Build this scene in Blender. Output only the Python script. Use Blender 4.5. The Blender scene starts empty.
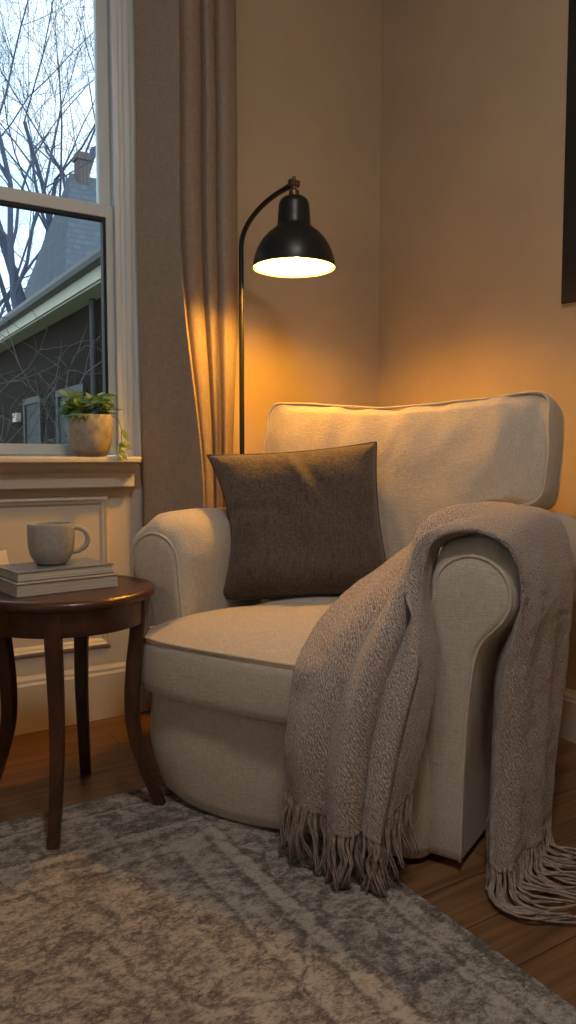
import bpy, bmesh, math, random
import numpy as np
from mathutils import Vector, noise, Matrix
from mathutils.bvhtree import BVHTree

S = bpy.context.scene
COL = S.collection
PI = math.pi
rnd = random.Random(7)

# ------------------------------------------------------------------ camera, world, exposure
cam_d = bpy.data.cameras.new('camera')
cam_d.sensor_fit = 'VERTICAL'
cam_d.sensor_height = 24.0
cam_d.lens = 24.0 * 760.0 / 1024.0
cam_d.clip_start = 0.02
cam_d.clip_end = 200
cam = bpy.data.objects.new('camera', cam_d)
COL.objects.link(cam)
cam.location = (0, 0, 0.9)
cam.rotation_euler = (PI / 2 - math.atan(55 / 760.0), 0, math.radians(58.0 - 90.0))
S.camera = cam

S.view_settings.view_transform = 'Standard'
S.view_settings.look = 'None'
S.view_settings.gamma = 1.0
S.view_settings.use_curve_mapping = False
S.view_settings.exposure = 0.0

SKY_STRENGTH = 1.9
LAMP_STRENGTH = 680.0
LAMP_COLOUR = (1.0, 0.45, 0.042)
FILL_STRENGTH = 52.0  # added fill light on the ceiling, out of view
FILL_COLOUR = (1.0, 0.94, 0.86)

w = bpy.data.worlds.new('overcast_sky')
S.world = w
w.use_nodes = True
nt = w.node_tree
nt.nodes.clear()
tc = nt.nodes.new('ShaderNodeTexCoord')
nz = nt.nodes.new('ShaderNodeTexNoise')
nz.inputs['Scale'].default_value = 2.6
nz.inputs['Detail'].default_value = 5
cr = nt.nodes.new('ShaderNodeValToRGB')
cr.color_ramp.elements[0].position = 0.35
cr.color_ramp.elements[0].color = (0.46, 0.72, 1.0, 1)
cr.color_ramp.elements[1].position = 0.65
cr.color_ramp.elements[1].color = (0.88, 0.96, 1.0, 1)
bg = nt.nodes.new('ShaderNodeBackground')
bg.inputs['Strength'].default_value = SKY_STRENGTH
ow = nt.nodes.new('ShaderNodeOutputWorld')
nt.links.new(tc.outputs['Generated'], nz.inputs['Vector'])
nt.links.new(nz.outputs['Fac'], cr.inputs['Fac'])
nt.links.new(cr.outputs['Color'], bg.inputs['Color'])
nt.links.new(bg.outputs['Background'], ow.inputs['Surface'])


def portal(name, loc, rot, sx, sy):
    l = bpy.data.lights.new(name, 'AREA')
    l.shape = 'RECTANGLE'
    l.size, l.size_y = sx, sy
    l.cycles.is_portal = True
    o = bpy.data.objects.new(name, l)
    COL.objects.link(o)
    o.location = loc
    o.rotation_euler = rot
    return o


# room box (metres); the window wall is y = YW, the right wall is x = XR
XL, XR, YF, YW, ZC = -2.0, 2.027, -1.7, 2.53, 2.95
WX0, WX1, WZ0, WZ1 = -0.55, 0.925, 0.901, 2.78          # window in the back wall
LY0, LY1, LZ0, LZ1 = -0.6, 0.5, 1.1, 2.5                # added, unseen window in the left wall
portal('daylight_portal', ((WX0 + WX1) / 2, YW + 0.12, (WZ0 + WZ1) / 2), (-PI / 2, 0, 0), WX1 - WX0, WZ1 - WZ0)
portal('daylight_portal', (XL - 0.1, (LY0 + LY1) / 2, (LZ0 + LZ1) / 2), (0, -PI / 2, 0), LZ1 - LZ0, LY1 - LY0)  # portal of the added left-wall window


# ------------------------------------------------------------------ materials
class NT:
    def __init__(self, name):
        self.m = bpy.data.materials.new(name)
        self.m.use_nodes = True
        self.t = self.m.node_tree
        self.p = self.t.nodes['Principled BSDF']
        self.out = self.t.nodes['Material Output']

    def n(self, kind, **kw):
        nd = self.t.nodes.new('ShaderNode' + kind)
        for k, v in kw.items():
            if k.startswith('_'):
                setattr(nd, k[1:], v)
            else:
                nd.inputs[int(k[1:]) if k[0] == 'i' and k[1:].isdigit() else k.replace('__', ' ')].default_value = v
        return nd

    def l(self, a, b):
        self.t.links.new(a, b)

    def coord(self, kind='Object', scale=(1, 1, 1), rot=(0, 0, 0)):
        c = self.n('TexCoord')
        mp = self.n('Mapping')
        mp.inputs['Scale'].default_value = scale
        mp.inputs['Rotation'].default_value = rot
        self.l(c.outputs[kind], mp.inputs['Vector'])
        return mp.outputs['Vector']

    def noise(self, vec, scale, detail=3, rough=0.55, dist=0.0):
        nd = self.n('TexNoise', Scale=scale, Detail=detail, Roughness=rough, Distortion=dist)
        self.l(vec, nd.inputs['Vector'])
        return nd.outputs['Fac']

    def ramp(self, fac, stops):
        r = self.n('ValToRGB')
        e = r.color_ramp.elements
        while len(e) < len(stops):
            e.new(0.5)
        for k, (pos, c) in enumerate(stops):
            e[k].position = pos
            e[k].color = (*c, 1) if len(c) == 3 else c
        self.l(fac, r.inputs['Fac'])
        return r.outputs['Color']

    def math(self, op, a, b=None):
        nd = self.n('Math', _operation=op)
        for k, x in enumerate((a, b)):
            if x is None:
                continue
            if isinstance(x, (int, float)):
                nd.inputs[k].default_value = x
            else:
                self.l(x, nd.inputs[k])
        return nd.outputs[0]

    def mix(self, fac, a, b, mode='MIX'):
        nd = self.n('Mix', _data_type='RGBA', _blend_type=mode)
        for x, k in ((fac, 0), (a, 6), (b, 7)):
            if isinstance(x, (int, float)):
                nd.inputs[k].default_value = x
            elif isinstance(x, tuple):
                nd.inputs[k].default_value = (*x, 1)
            else:
                self.l(x, nd.inputs[k])
        return nd.outputs[2]

    def bump(self, h, strength=0.3, dist=0.002):
        b = self.n('Bump', Strength=strength, Distance=dist)
        self.l(h, b.inputs['Height'])
        self.l(b.outputs['Normal'], self.p.inputs['Normal'])
        return b

    def base(self, c):
        if isinstance(c, tuple):
            self.p.inputs['Base Color'].default_value = (*c, 1)
        else:
            self.l(c, self.p.inputs['Base Color'])

    def set(self, **kw):
        for k, v in kw.items():
            self.p.inputs[k.replace('__', ' ')].default_value = v


def paint(name, c, rough=0.6, var=0.06, bump=0.15):
    t = NT(name)
    v = t.coord()
    f = t.noise(v, 3.0, 4)
    d = tuple(x * (1 - var) for x in c)
    e = tuple(min(1, x * (1 + var)) for x in c)
    t.base(t.ramp(f, [(0.3, d), (0.7, e)]))
    t.set(Roughness=rough)
    t.bump(t.noise(v, 220, 2), bump, 0.001)
    return t.m


def linen(name, c, dark, scale=1.0, bump=0.5, rough=0.92, sheen=0.15):
    t = NT(name)
    a = t.noise(t.coord(scale=(40 * scale, 420 * scale, 420 * scale)), 1, 2)
    b = t.noise(t.coord(scale=(420 * scale, 420 * scale, 40 * scale)), 1, 2)
    e = t.noise(t.coord(scale=(420 * scale, 40 * scale, 420 * scale)), 1, 2)
    s = t.math('ADD', t.math('ADD', a, b), e)
    s = t.math('MULTIPLY', s, 0.3333)
    big = t.noise(t.coord(), 5, 3)
    col = t.ramp(s, [(0.38, dark), (0.6, c)])
    col = t.mix(t.math('MULTIPLY', big, 0.25), col, tuple(x * 0.8 for x in c))
    t.base(col)
    t.set(Roughness=rough)
    t.p.inputs['Sheen Weight'].default_value = sheen
    t.bump(s, bump, 0.004)
    return t.m


def plain(name, c, rough=0.5, metal=0.0, var=0.0):
    t = NT(name)
    if var:
        f = t.noise(t.coord(), 40, 3)
        t.base(t.ramp(f, [(0.3, tuple(x * (1 - var) for x in c)), (0.7, tuple(min(1, x * (1 + var)) for x in c))]))
    else:
        t.base(c)
    t.set(Roughness=rough, Metallic=metal)
    return t.m


M = {}
M['wall'] = paint('wall_paint', (0.53, 0.41, 0.275), 0.7)
M['ceiling'] = paint('ceiling_paint', (0.70, 0.68, 0.64), 0.8)
M['trim'] = paint('trim_paint', (0.70, 0.635, 0.545), 0.42, 0.03, 0.06)
M['sash'] = paint('sash_paint', (0.74, 0.765, 0.765), 0.4, 0.03, 0.06)
M['linen'] = linen('cream_linen', (0.73, 0.625, 0.50), (0.50, 0.42, 0.33), 1.0, 0.9)
M['piping'] = linen('cream_piping', (0.70, 0.60, 0.47), (0.55, 0.46, 0.36))
M['pillow'] = linen('taupe_weave', (0.155, 0.112, 0.080), (0.055, 0.039, 0.028), 0.5, 1.0)
M['black'] = plain('black_metal', (0.018, 0.017, 0.017), 0.38, 0.3, 0.1)
M['brass'] = plain('dark_brass', (0.20, 0.15, 0.09), 0.35, 0.9)
M['shade_in'] = plain('white_enamel', (0.85, 0.82, 0.76), 0.5)
M['gasket'] = plain('black_gasket', (0.012, 0.013, 0.014), 0.6)
M['frame'] = paint('black_frame', (0.018, 0.016, 0.014), 0.5)
M['mat'] = paint('picture_mat', (0.62, 0.60, 0.55), 0.9)
M['print'] = paint('picture_print', (0.25, 0.24, 0.22), 0.8, 0.4)
M['soil'] = plain('potting_soil', (0.03, 0.02, 0.014), 0.95, 0, 0.5)
M['stem'] = plain('green_stem', (0.10, 0.16, 0.05), 0.6)
M['bookcover'] = plain('slate_book_cover', (0.20, 0.235, 0.28), 0.22, 0, 0.1)
M['bookcover2'] = plain('grey_book_cover', (0.30, 0.30, 0.29), 0.5, 0, 0.1)
M['card'] = plain('cream_card', (0.80, 0.74, 0.62), 0.8)
M['void'] = plain('shadow_gap', (0.02, 0.017, 0.014), 0.9)

t = NT('mug_glaze')
f = t.noise(t.coord(), 70, 4)
t.base(t.ramp(f, [(0.3, (0.36, 0.325, 0.28)), (0.75, (0.47, 0.43, 0.375))]))
t.set(Roughness=0.35)
t.bump(t.noise(t.coord(scale=(1, 1, 6)), 60, 2), 0.12, 0.002)
M['mug'] = t.m

t = NT('stone_pot')
f = t.noise(t.coord(), 26, 6, 0.65)
g = t.noise(t.coord(scale=(1, 1, 0.6)), 11, 3)
c = t.ramp(f, [(0.28, (0.22, 0.185, 0.145)), (0.5, (0.42, 0.39, 0.33)), (0.8, (0.54, 0.51, 0.45))])
t.base(t.mix(t.ramp(g, [(0.5, (0, 0, 0)), (0.72, (0.75, 0.75, 0.75))]), c, (0.30, 0.18, 0.09)))
t.set(Roughness=0.8)
t.bump(f, 0.5, 0.003)
M['pot'] = t.m

t = NT('leaf_green')
f = t.noise(t.coord(), 45, 3)
t.base(t.ramp(f, [(0.3, (0.075, 0.16, 0.04)), (0.75, (0.22, 0.36, 0.11))]))
t.set(Roughness=0.42)
tr = t.n('BsdfTranslucent', Color=(0.20, 0.42, 0.09, 1))
mx = t.n('MixShader')
mx.inputs[0].default_value = 0.22
t.l(t.p.outputs[0], mx.inputs[1])
t.l(tr.outputs[0], mx.inputs[2])
t.l(mx.outputs[0], t.out.inputs['Surface'])
M['leaf'] = t.m

t = NT('book_pages')
f = t.noise(t.coord(scale=(2, 2, 900)), 1, 2)
t.base(t.ramp(f, [(0.35, (0.50, 0.43, 0.33)), (0.65, (0.70, 0.63, 0.51))]))
t.set(Roughness=0.9)
M['pages'] = t.m

# dark table wood
t = NT('walnut_wood')
f = t.noise(t.coord(scale=(6, 60, 6)), 1, 6, 0.6, 0.8)
g = t.noise(t.coord(), 4, 3)
c = t.ramp(f, [(0.25, (0.028, 0.010, 0.005)), (0.55, (0.085, 0.031, 0.013)), (0.8, (0.17, 0.066, 0.028))])
t.base(t.mix(t.math('MULTIPLY', g, 0.5), c, (0.05, 0.022, 0.011)))
t.set(Roughness=0.30)
t.bump(f, 0.10, 0.002)
M['walnut'] = t.m

# floor boards along x
t = NT('oak_floorboards')
v = t.coord('Object', (1, 1, 1))
br = t.n('TexBrick', _offset=0.37, _offset_frequency=2)
t.l(v, br.inputs['Vector'])
br.inputs['Scale'].default_value = 1.0
br.inputs['Brick Width'].default_value = 1.25
br.inputs['Row Height'].default_value = 0.125
br.inputs['Mortar Size'].default_value = 0.0016
br.inputs['Mortar Smooth'].default_value = 0.3
br.inputs['Color1'].default_value = (0.16, 0.16, 0.16, 1)
br.inputs['Color2'].default_value = (0.85, 0.85, 0.85, 1)
br.inputs['Mortar'].default_value = (0.5, 0.5, 0.5, 1)
wv = t.n('VectorMath', _operation='MULTIPLY_ADD')
t.l(br.outputs['Color'], wv.inputs[0])
wv.inputs[1].default_value = (7, 3, 0)
t.l(v, wv.inputs[2])
mp = t.n('Mapping')
mp.inputs['Scale'].default_value = (1.6, 26, 1)
t.l(wv.outputs[0], mp.inputs['Vector'])
g = t.noise(mp.outputs[0], 1.0, 7, 0.62, 1.2)
c = t.ramp(g, [(0.30, (0.045, 0.020, 0.008)), (0.46, (0.165, 0.078, 0.030)), (0.70, (0.36, 0.18, 0.075))])
c = t.mix(0.35, c, t.ramp(br.outputs['Color'], [(0.1, (0.08, 0.035, 0.014)), (0.9, (0.22, 0.11, 0.05))]))
c = t.mix(br.outputs['Fac'], c, (0.02, 0.010, 0.005))
t.base(c)
t.set(Roughness=0.36)
t.bump(t.math('SUBTRACT', t.math('MULTIPLY', g, 0.25), br.outputs['Fac']), 0.35, 0.003)
M['floor'] = t.m

# distressed rug: coordinates in the rug's own object space, origin at its far right corner
t = NT('distressed_rug')
v = t.coord()
sx = t.n('SeparateXYZ')
t.l(v, sx.inputs[0])
ex = t.math('MULTIPLY', sx.outputs[0], -1.0)
ey = t.math('MULTIPLY', sx.outputs[1], -1.0)
wob = t.math('MULTIPLY', t.math('SUBTRACT', t.noise(v, 9, 3), 0.5), 0.03)
e = t.math('ADD', t.math('MINIMUM', ex, ey), wob)
g3 = lambda x: (x, x, x)
border = t.ramp(e, [(0.0, g3(.15)), (0.026, g3(.15)), (0.034, g3(.6)), (0.072, g3(.75)), (0.080, g3(.05)), (0.092, g3(.95)), (0.106, g3(.5)), (0.215, g3(.42)), (0.225, g3(.05)), (0.238, g3(1)), (0.262, g3(.9)),
                    (0.272, g3(.1)), (0.29, g3(.55)), (0.345, g3(.9)), (0.355, g3(.1)), (0.37, g3(.5)), (0.43, g3(.45)), (0.44, g3(.85)), (0.455, g3(.4)), (1.0, g3(.5))])
dv = t.n('VectorMath', _operation='MULTIPLY_ADD')
nz2 = t.n('TexNoise', Scale=7.0, Detail=3.0)
t.l(v, nz2.inputs['Vector'])
t.l(nz2.outputs['Color'], dv.inputs[0])
dv.inputs[1].default_value = (0.16, 0.16, 0)
t.l(v, dv.inputs[2])
fl = t.n('TexVoronoi', _feature='DISTANCE_TO_EDGE', Scale=8.0)
t.l(dv.outputs[0], fl.inputs['Vector'])
pat = t.ramp(fl.outputs['Distance'], [(0.0, g3(.1)), (0.05, g3(.3)), (0.10, g3(1)), (0.22, g3(.7)), (0.40, g3(.2))])
rough_ = t.noise(t.coord(scale=(1.0, 1.4, 1)), 36, 10, 0.82, 0.3)
patch = t.noise(v, 2.6, 4)
fine = t.noise(t.coord(scale=(1, 1.5, 1)), 120, 4, 0.75)
crk = t.n('TexVoronoi', _feature='DISTANCE_TO_EDGE', Scale=26.0)
t.l(dv.outputs[0], crk.inputs['Vector'])
crack = t.math('MULTIPLY', t.ramp(crk.outputs['Distance'], [(0.0, (1, 1, 1)), (0.05, (0, 0, 0))]), t.ramp(t.noise(v, 11, 3), [(0.5, (0, 0, 0)), (0.6, (1, 1, 1))]))
val = t.math('ADD', rough_, t.math('MULTIPLY', t.math('SUBTRACT', border, 0.5), 0.17))
val = t.math('ADD', val, t.math('MULTIPLY', t.math('SUBTRACT', pat, 0.5), 0.10))
val = t.math('ADD', val, t.math('MULTIPLY', t.math('SUBTRACT', patch, 0.5), 0.22))
val = t.math('ADD', val, t.math('MULTIPLY', t.math('SUBTRACT', fine, 0.5), 0.42))
val = t.math('SUBTRACT', val, t.math('MULTIPLY', crack, 0.12))
c = t.ramp(val, [(0.35, (0.085, 0.062, 0.046)), (0.42, (0.20, 0.155, 0.118)), (0.49, (0.36, 0.295, 0.23)), (0.55, (0.55, 0.475, 0.385)), (0.66, (0.70, 0.62, 0.52))])
c = t.mix(t.ramp(t.noise(v, 2.1, 2), [(0.52, (0, 0, 0)), (0.75, (0.4, 0.4, 0.4))]), c, (0.28, 0.19, 0.105))
t.base(c)
t.set(Roughness=0.97)
t.p.inputs['Sheen Weight'].default_value = 0.2
t.bump(t.math('ADD', t.math('ADD', fine, rough_), t.noise(v, 300, 2)), 1.0, 0.008)
M['rug'] = t.m

# knitted throw (uses uv: u along the width, v along the length, metres)
t = NT('mauve_knit')
uv = t.coord('UV')
n1 = t.noise(t.coord('UV', (1, 1, 1)), 170, 3, 0.7)
wa = t.n('TexWave', _bands_direction='DIAGONAL', Scale=60.0, Distortion=9.0, Detail=3.0)
t.l(uv, wa.inputs['Vector'])
n2 = t.noise(uv, 6, 4)
h = t.math('ADD', t.math('MULTIPLY', wa.outputs['Fac'], 0.22), t.math('MULTIPLY', n1, 1.15))
c = t.ramp(h, [(0.48, (0.19, 0.132, 0.106)), (0.68, (0.45, 0.34, 0.28)), (0.86, (0.80, 0.68, 0.59))])
c = t.mix(t.math('MULTIPLY', n2, 0.4), c, (0.37, 0.275, 0.225))
t.base(c)
t.set(Roughness=0.97)
t.p.inputs['Sheen Weight'].default_value = 0.35
t.bump(h, 0.9, 0.006)
M['throw'] = t.m
t = NT('mauve_yarn')
c = t.ramp(t.noise(t.coord(), 90, 2), [(0.3, (0.24, 0.175, 0.14)), (0.7, (0.42, 0.325, 0.265))])
t.base(c)
t.set(Roughness=0.95)
M['yarn'] = t.m

# curtain: cloth that lets some light through
t = NT('curtain_linen')
a = t.noise(t.coord(scale=(500, 500, 30)), 1, 2)
b = t.noise(t.coord(scale=(40, 40, 600)), 1, 2)
s = t.math('MULTIPLY', t.math('ADD', a, b), 0.5)
c = t.ramp(s, [(0.36, (0.36, 0.28, 0.215)), (0.62, (0.50, 0.40, 0.315))])
t.base(c)
t.set(Roughness=0.95)
t.bump(s, 0.35, 0.002)
tr = t.n('BsdfTranslucent')
t.l(c, tr.inputs['Color'])
mx = t.n('MixShader')
mx.inputs[0].default_value = 0.22
t.l(t.p.outputs[0], mx.inputs[1])
t.l(tr.outputs[0], mx.inputs[2])
t.l(mx.outputs[0], t.out.inputs['Surface'])
M['curtain'] = t.m

# window glass: clear with a Fresnel reflection
t = NT('window_glass')
t.t.nodes.remove(t.p)
fr = t.n('Fresnel', IOR=1.45)
tp = t.n('BsdfTransparent', Color=(0.95, 0.98, 0.98, 1))
gl = t.n('BsdfGlossy', Roughness=0.02)
mx = t.n('MixShader')
t.l(fr.outputs[0], mx.inputs[0])
t.l(tp.outputs[0], mx.inputs[1])
t.l(gl.outputs[0], mx.inputs[2])
t.l(mx.outputs[0], t.out.inputs['Surface'])
M['glass'] = t.m

t = NT('lit_bulb')
t.base((1, 1, 1))
t.p.inputs['Emission Color'].default_value = (*LAMP_COLOUR, 1)
t.p.inputs['Emission Strength'].default_value = LAMP_STRENGTH
M['bulb'] = t.m

t = NT('fill_glow')  # glow of the added ceiling fill light
t.base((0.8, 0.78, 0.74))
t.p.inputs['Emission Color'].default_value = (*FILL_COLOUR, 1)
t.p.inputs['Emission Strength'].default_value = FILL_STRENGTH
M['fill_dome'] = t.m

# outside
t = NT('dark_siding')
v = t.coord()
wv2 = t.n('TexWave', _bands_direction='Z', _wave_profile='SAW', Scale=1.3)
t.l(v, wv2.inputs['Vector'])
c = t.ramp(wv2.outputs['Fac'], [(0.0, (0.006, 0.004, 0.003)), (0.12, (0.013, 0.010, 0.008)), (1.0, (0.020, 0.0155, 0.0125))])
t.base(c)
t.set(Roughness=0.85)
t.p.inputs['Specular IOR Level'].default_value = 0.08
M['siding'] = t.m
t = NT('slate_shingles')
v = t.coord()
b2 = t.n('TexBrick', Scale=2.2)
t.l(v, b2.inputs['Vector'])
b2.inputs['Color1'].default_value = (0.09, 0.105, 0.13, 1)
b2.inputs['Color2'].default_value = (0.13, 0.148, 0.175, 1)
b2.inputs['Mortar'].default_value = (0.08, 0.10, 0.13, 1)
b2.inputs['Mortar Size'].default_value = 0.03
t.base(b2.outputs['Color'])
t.set(Roughness=0.8)
M['slate'] = t.m
M['cream'] = paint('cream_fascia', (0.52, 0.47, 0.36), 0.6)
M['gutter'] = plain('grey_gutter', (0.06, 0.06, 0.06), 0.5)
M['housewin'] = plain('dark_house_pane', (0.035, 0.035, 0.035), 0.7)
M['housetrim'] = paint('grey_house_trim', (0.03, 0.03, 0.031), 0.6)
t = NT('old_brick')
v = t.coord()
b3 = t.n('TexBrick', Scale=4.0)
t.l(v, b3.inputs['Vector'])
b3.inputs['Color1'].default_value = (0.11, 0.085, 0.075, 1)
b3.inputs['Color2'].default_value = (0.15, 0.115, 0.10, 1)
b3.inputs['Mortar'].default_value = (0.3, 0.27, 0.25, 1)
t.base(b3.outputs['Color'])
t.set(Roughness=0.9)
M['brick'] = t.m
M['bark'] = plain('haze_tinted_bark', (0.085, 0.10, 0.15), 0.9, 0, 0.3)  # blue in the bark colour stands in for outdoor haze
M['barkpale'] = plain('pale_twig_bark', (0.085, 0.077, 0.068), 0.9, 0, 0.3)
M['lawn'] = paint('winter_lawn', (0.10, 0.11, 0.06), 0.95, 0.3)
M['grassy'] = M['lawn']


# ------------------------------------------------------------------ mesh helpers
class MB:
    def __init__(self):
        self.v, self.f, self.uv = [], [], None

    def add(self, verts, faces):
        b = len(self.v)
        self.v += [tuple(x) for x in verts]
        self.f += [tuple(i + b for i in q) for q in faces]
        return b

    def box(self, x0, x1, y0, y1, z0, z1):
        vs = [(x, y, z) for x in (x0, x1) for y in (y0, y1) for z in (z0, z1)]
        self.add(vs, [(0, 1, 3, 2), (4, 6, 7, 5), (0, 4, 5, 1), (2, 3, 7, 6), (0, 2, 6, 4), (1, 5, 7, 3)])
        return self

    def tube(self, pts, r, n=8, closed=False, caps=True):
        pts = [Vector(p) for p in pts]
        N = len(pts)
        rs = [r] * N if isinstance(r, (int, float)) else list(r)
        tang = []
        for i in range(N):
            a = pts[(i - 1) % N] if (closed or i > 0) else pts[i]
            b = pts[(i + 1) % N] if (closed or i < N - 1) else pts[i]
            d = b - a
            tang.append(d.normalized() if d.length > 1e-9 else Vector((0, 0, 1)))
        ref = Vector((0, 0, 1)) if abs(tang[0].z) < 0.9 else Vector((1, 0, 0))
        nrm = (ref - tang[0] * ref.dot(tang[0])).normalized()
        vs = []
        for i in range(N):
            nrm = nrm - tang[i] * nrm.dot(tang[i])
            nrm = nrm.normalized() if nrm.length > 1e-6 else tang[i].orthogonal().normalized()
            bi = tang[i].cross(nrm)
            for k in range(n):
                a = 2 * PI * k / n
                vs.append(pts[i] + (nrm * math.cos(a) + bi * math.sin(a)) * rs[i])
        fs = []
        for i in range(N if closed else N - 1):
            j = (i + 1) % N
            for k in range(n):
                fs.append((i * n + k, i * n + (k + 1) % n, j * n + (k + 1) % n, j * n + k))
        if caps and not closed:
            fs.append(tuple(reversed(range(n))))
            fs.append(tuple((N - 1) * n + k for k in range(n)))
        self.add(vs, fs)
        return self

    def lathe(self, prof, n=40, cx=0, cy=0, cap0=True, cap1=True):
        vs, fs = [], []
        for (r, z) in prof:
            for k in range(n):
                a = 2 * PI * k / n
                vs.append((cx + r * math.cos(a), cy + r * math.sin(a), z))
        for i in range(len(prof) - 1):
            for k in range(n):
                fs.append((i * n + k, i * n + (k + 1) % n, (i + 1) * n + (k + 1) % n, (i + 1) * n + k))
        if cap0:
            fs.append(tuple(reversed(range(n))))
        if cap1:
            fs.append(tuple((len(prof) - 1) * n + k for k in range(n)))
        self.add(vs, fs)
        return self

    def loft(self, rings, cap0=True, cap1=True, closed=True):
        n = len(rings[0])
        vs = [p for r in rings for p in r]
        fs = []
        for i in range(len(rings) - 1):
            for k in range(n if closed else n - 1):
                fs.append((i * n + k, i * n + (k + 1) % n, (i + 1) * n + (k + 1) % n, (i + 1) * n + k))
        if cap0:
            fs.append(tuple(reversed(range(n))))
        if cap1:
            fs.append(tuple((len(rings) - 1) * n + k for k in range(n)))
        self.add(vs, fs)
        return self

    def build(self, name, mat, parent=None, smooth=False, bevel=0, sub=0, uvs=None, recalc=True, angle=None):
        me = bpy.data.meshes.new(name)
        me.from_pydata([tuple(p) for p in self.v], [], self.f)
        if recalc:
            bm = bmesh.new()
            bm.from_mesh(me)
            bmesh.ops.recalc_face_normals(bm, faces=bm.faces)
            bm.to_mesh(me)
            bm.free()
        if uvs is not None:
            lay = me.uv_layers.new(name='UVMap')
            for lp in me.loops:
                lay.data[lp.index].uv = uvs[lp.vertex_index]
        if smooth:
            me.polygons.foreach_set('use_smooth', [True] * len(me.polygons))
            if angle:
                me.set_sharp_from_angle(angle=math.radians(angle))
        me.materials.append(mat)
        o = bpy.data.objects.new(name, me)
        COL.objects.link(o)
        if parent is not None:
            o.parent = parent
        if bevel:
            b = o.modifiers.new('bevel', 'BEVEL')
            b.width = bevel
            b.segments = 3
            b.limit_method = 'ANGLE'
        if sub:
            s = o.modifiers.new('sub', 'SUBSURF')
            s.levels = s.render_levels = sub
        return o


def tag(o, label=None, cat=None, group=None, kind=None):
    if label:
        o['label'] = label
    if cat:
        o['category'] = cat
    if group:
        o['group'] = group
    if kind:
        o['kind'] = kind
    return o


def empty(name, loc=(0, 0, 0), rz=0.0):
    o = bpy.data.objects.new(name, None)
    COL.objects.link(o)
    o.location = loc
    o.rotation_euler = (0, 0, rz)
    o.empty_display_size = 0.1
    return o


def struct(o):
    o['kind'] = 'structure'
    return o


def catmull(P, n, closed=False):
    """resample control points (list of tuples) to n points along a Catmull-Rom curve, uniform in index"""
    P = np.array(P, float)
    N = len(P)
    out = []
    for i in range(n):
        u = i / n * N if closed else i / (n - 1) * (N - 1)
        k = int(math.floor(u))
        if not closed:
            k = min(k, N - 2)
        x = u - k
        g = (lambda j: P[j % N]) if closed else (lambda j: P[min(max(j, 0), N - 1)])
        a, b, c, d = g(k - 1), g(k), g(k + 1), g(k + 2)
        out.append(0.5 * ((2 * b) + (c - a) * x + (2 * a - 5 * b + 4 * c - d) * x * x + (3 * b - a - 3 * c + d) * x ** 3))
    return np.array(out)


def rounded(poly, r, seg=6):
    """round the corners of a closed polygon with quadratic arcs; r may be a list"""
    out = []
    N = len(poly)
    for i in range(N):
        p = np.array(poly[i], float)
        a = np.array(poly[i - 1], float)
        b = np.array(poly[(i + 1) % N], float)
        ri = r[i] if isinstance(r, (list, tuple)) else r
        da, db = a - p, b - p
        la, lb = np.linalg.norm(da), np.linalg.norm(db)
        ri = min(ri, la * 0.48, lb * 0.48)
        s, e = p + da / la * ri, p + db / lb * ri
        for k in range(seg + 1):
            x = k / seg
            out.append((1 - x) ** 2 * s + 2 * x * (1 - x) * p + x * x * e)
    return np.array(out)


def resample(loop, n):
    L = np.vstack([loop, loop[:1]])
    d = np.r_[0, np.cumsum(np.linalg.norm(np.diff(L, axis=0), axis=1))]
    t = np.linspace(0, d[-1], n, endpoint=False)
    return np.stack([np.interp(t, d, L[:, k]) for k in range(L.shape[1])], 1)


def fbm(p, s, seed=0.0):
    return noise.noise(Vector((p[0] * s + seed, p[1] * s - seed, p[2] * s + 2 * seed)))


# ------------------------------------------------------------------ structure
def wall_panel(name, boxes, mat):
    m = MB()
    for b in boxes:
        m.box(*b)
    return struct(m.build(name, mat))


T = 0.16
struct(MB().box(XL - T, XR + T, YF - T, YW + T, -0.12, 0.0).build('floor', M['floor']))
struct(MB().box(XL - T, XR + T, YF - T, YW + T, ZC, ZC + 0.1).build('ceiling', M['ceiling']))
wall_panel('wall_back', [(XL - T, WX0, YW, YW + T, 0, ZC), (WX1, XR + T, YW, YW + T, 0, ZC), (WX0, WX1, YW, YW + T, 0, WZ0 - 0.03), (WX0, WX1, YW, YW + T, WZ1, ZC)], M['wall'])
wall_panel('wall_right', [(XR, XR + T, YF, YW, 0, ZC)], M['wall'])
wall_panel('wall_left', [(XL - T, XL, YF, LY0, 0, ZC), (XL - T, XL, LY1, YW, 0, ZC), (XL - T, XL, LY0, LY1, 0, LZ0), (XL - T, XL, LY0, LY1, LZ1, ZC)], M['wall'])
wall_panel('wall_front', [(XL - T, XR + T, YF - T, YF, 0, ZC)], M['wall'])


def profile_strip(name, prof, p0, p1, nrm, mat, parent=None):
    """extrude a (distance from wall, z) profile from p0 to p1"""
    p0, p1, nrm = Vector(p0), Vector(p1), Vector(nrm)
    m = MB()
    m.loft([[p + nrm * d + Vector((0, 0, z)) for d, z in prof] for p in (p0, p1)])
    return m.build(name, mat, parent)


BB = [(0, 0), (0.022, 0), (0.022, 0.155), (0.017, 0.163), (0.017, 0.172), (0.010, 0.184), (0.006, 0.195), (0, 0.195)]
struct(profile_strip('baseboard_back', BB, (XL, YW, 0), (XR, YW, 0), (0, -1, 0), M['trim']))
struct(profile_strip('baseboard_right', [(d, z * 0.82) for d, z in BB], (XR, YF, 0), (XR, YW - 0.022, 0), (-1, 0, 0), M['trim']))

# wainscot under the window: backing board with a moulded panel frame
wz = empty('trim_1', (0, YW, 0))
struct(wz)
MB().box(XL + 0.02, 1.04, -0.010, -0.0005, 0.19, 0.80).build('wainscot_board', M['trim'], wz)


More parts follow.
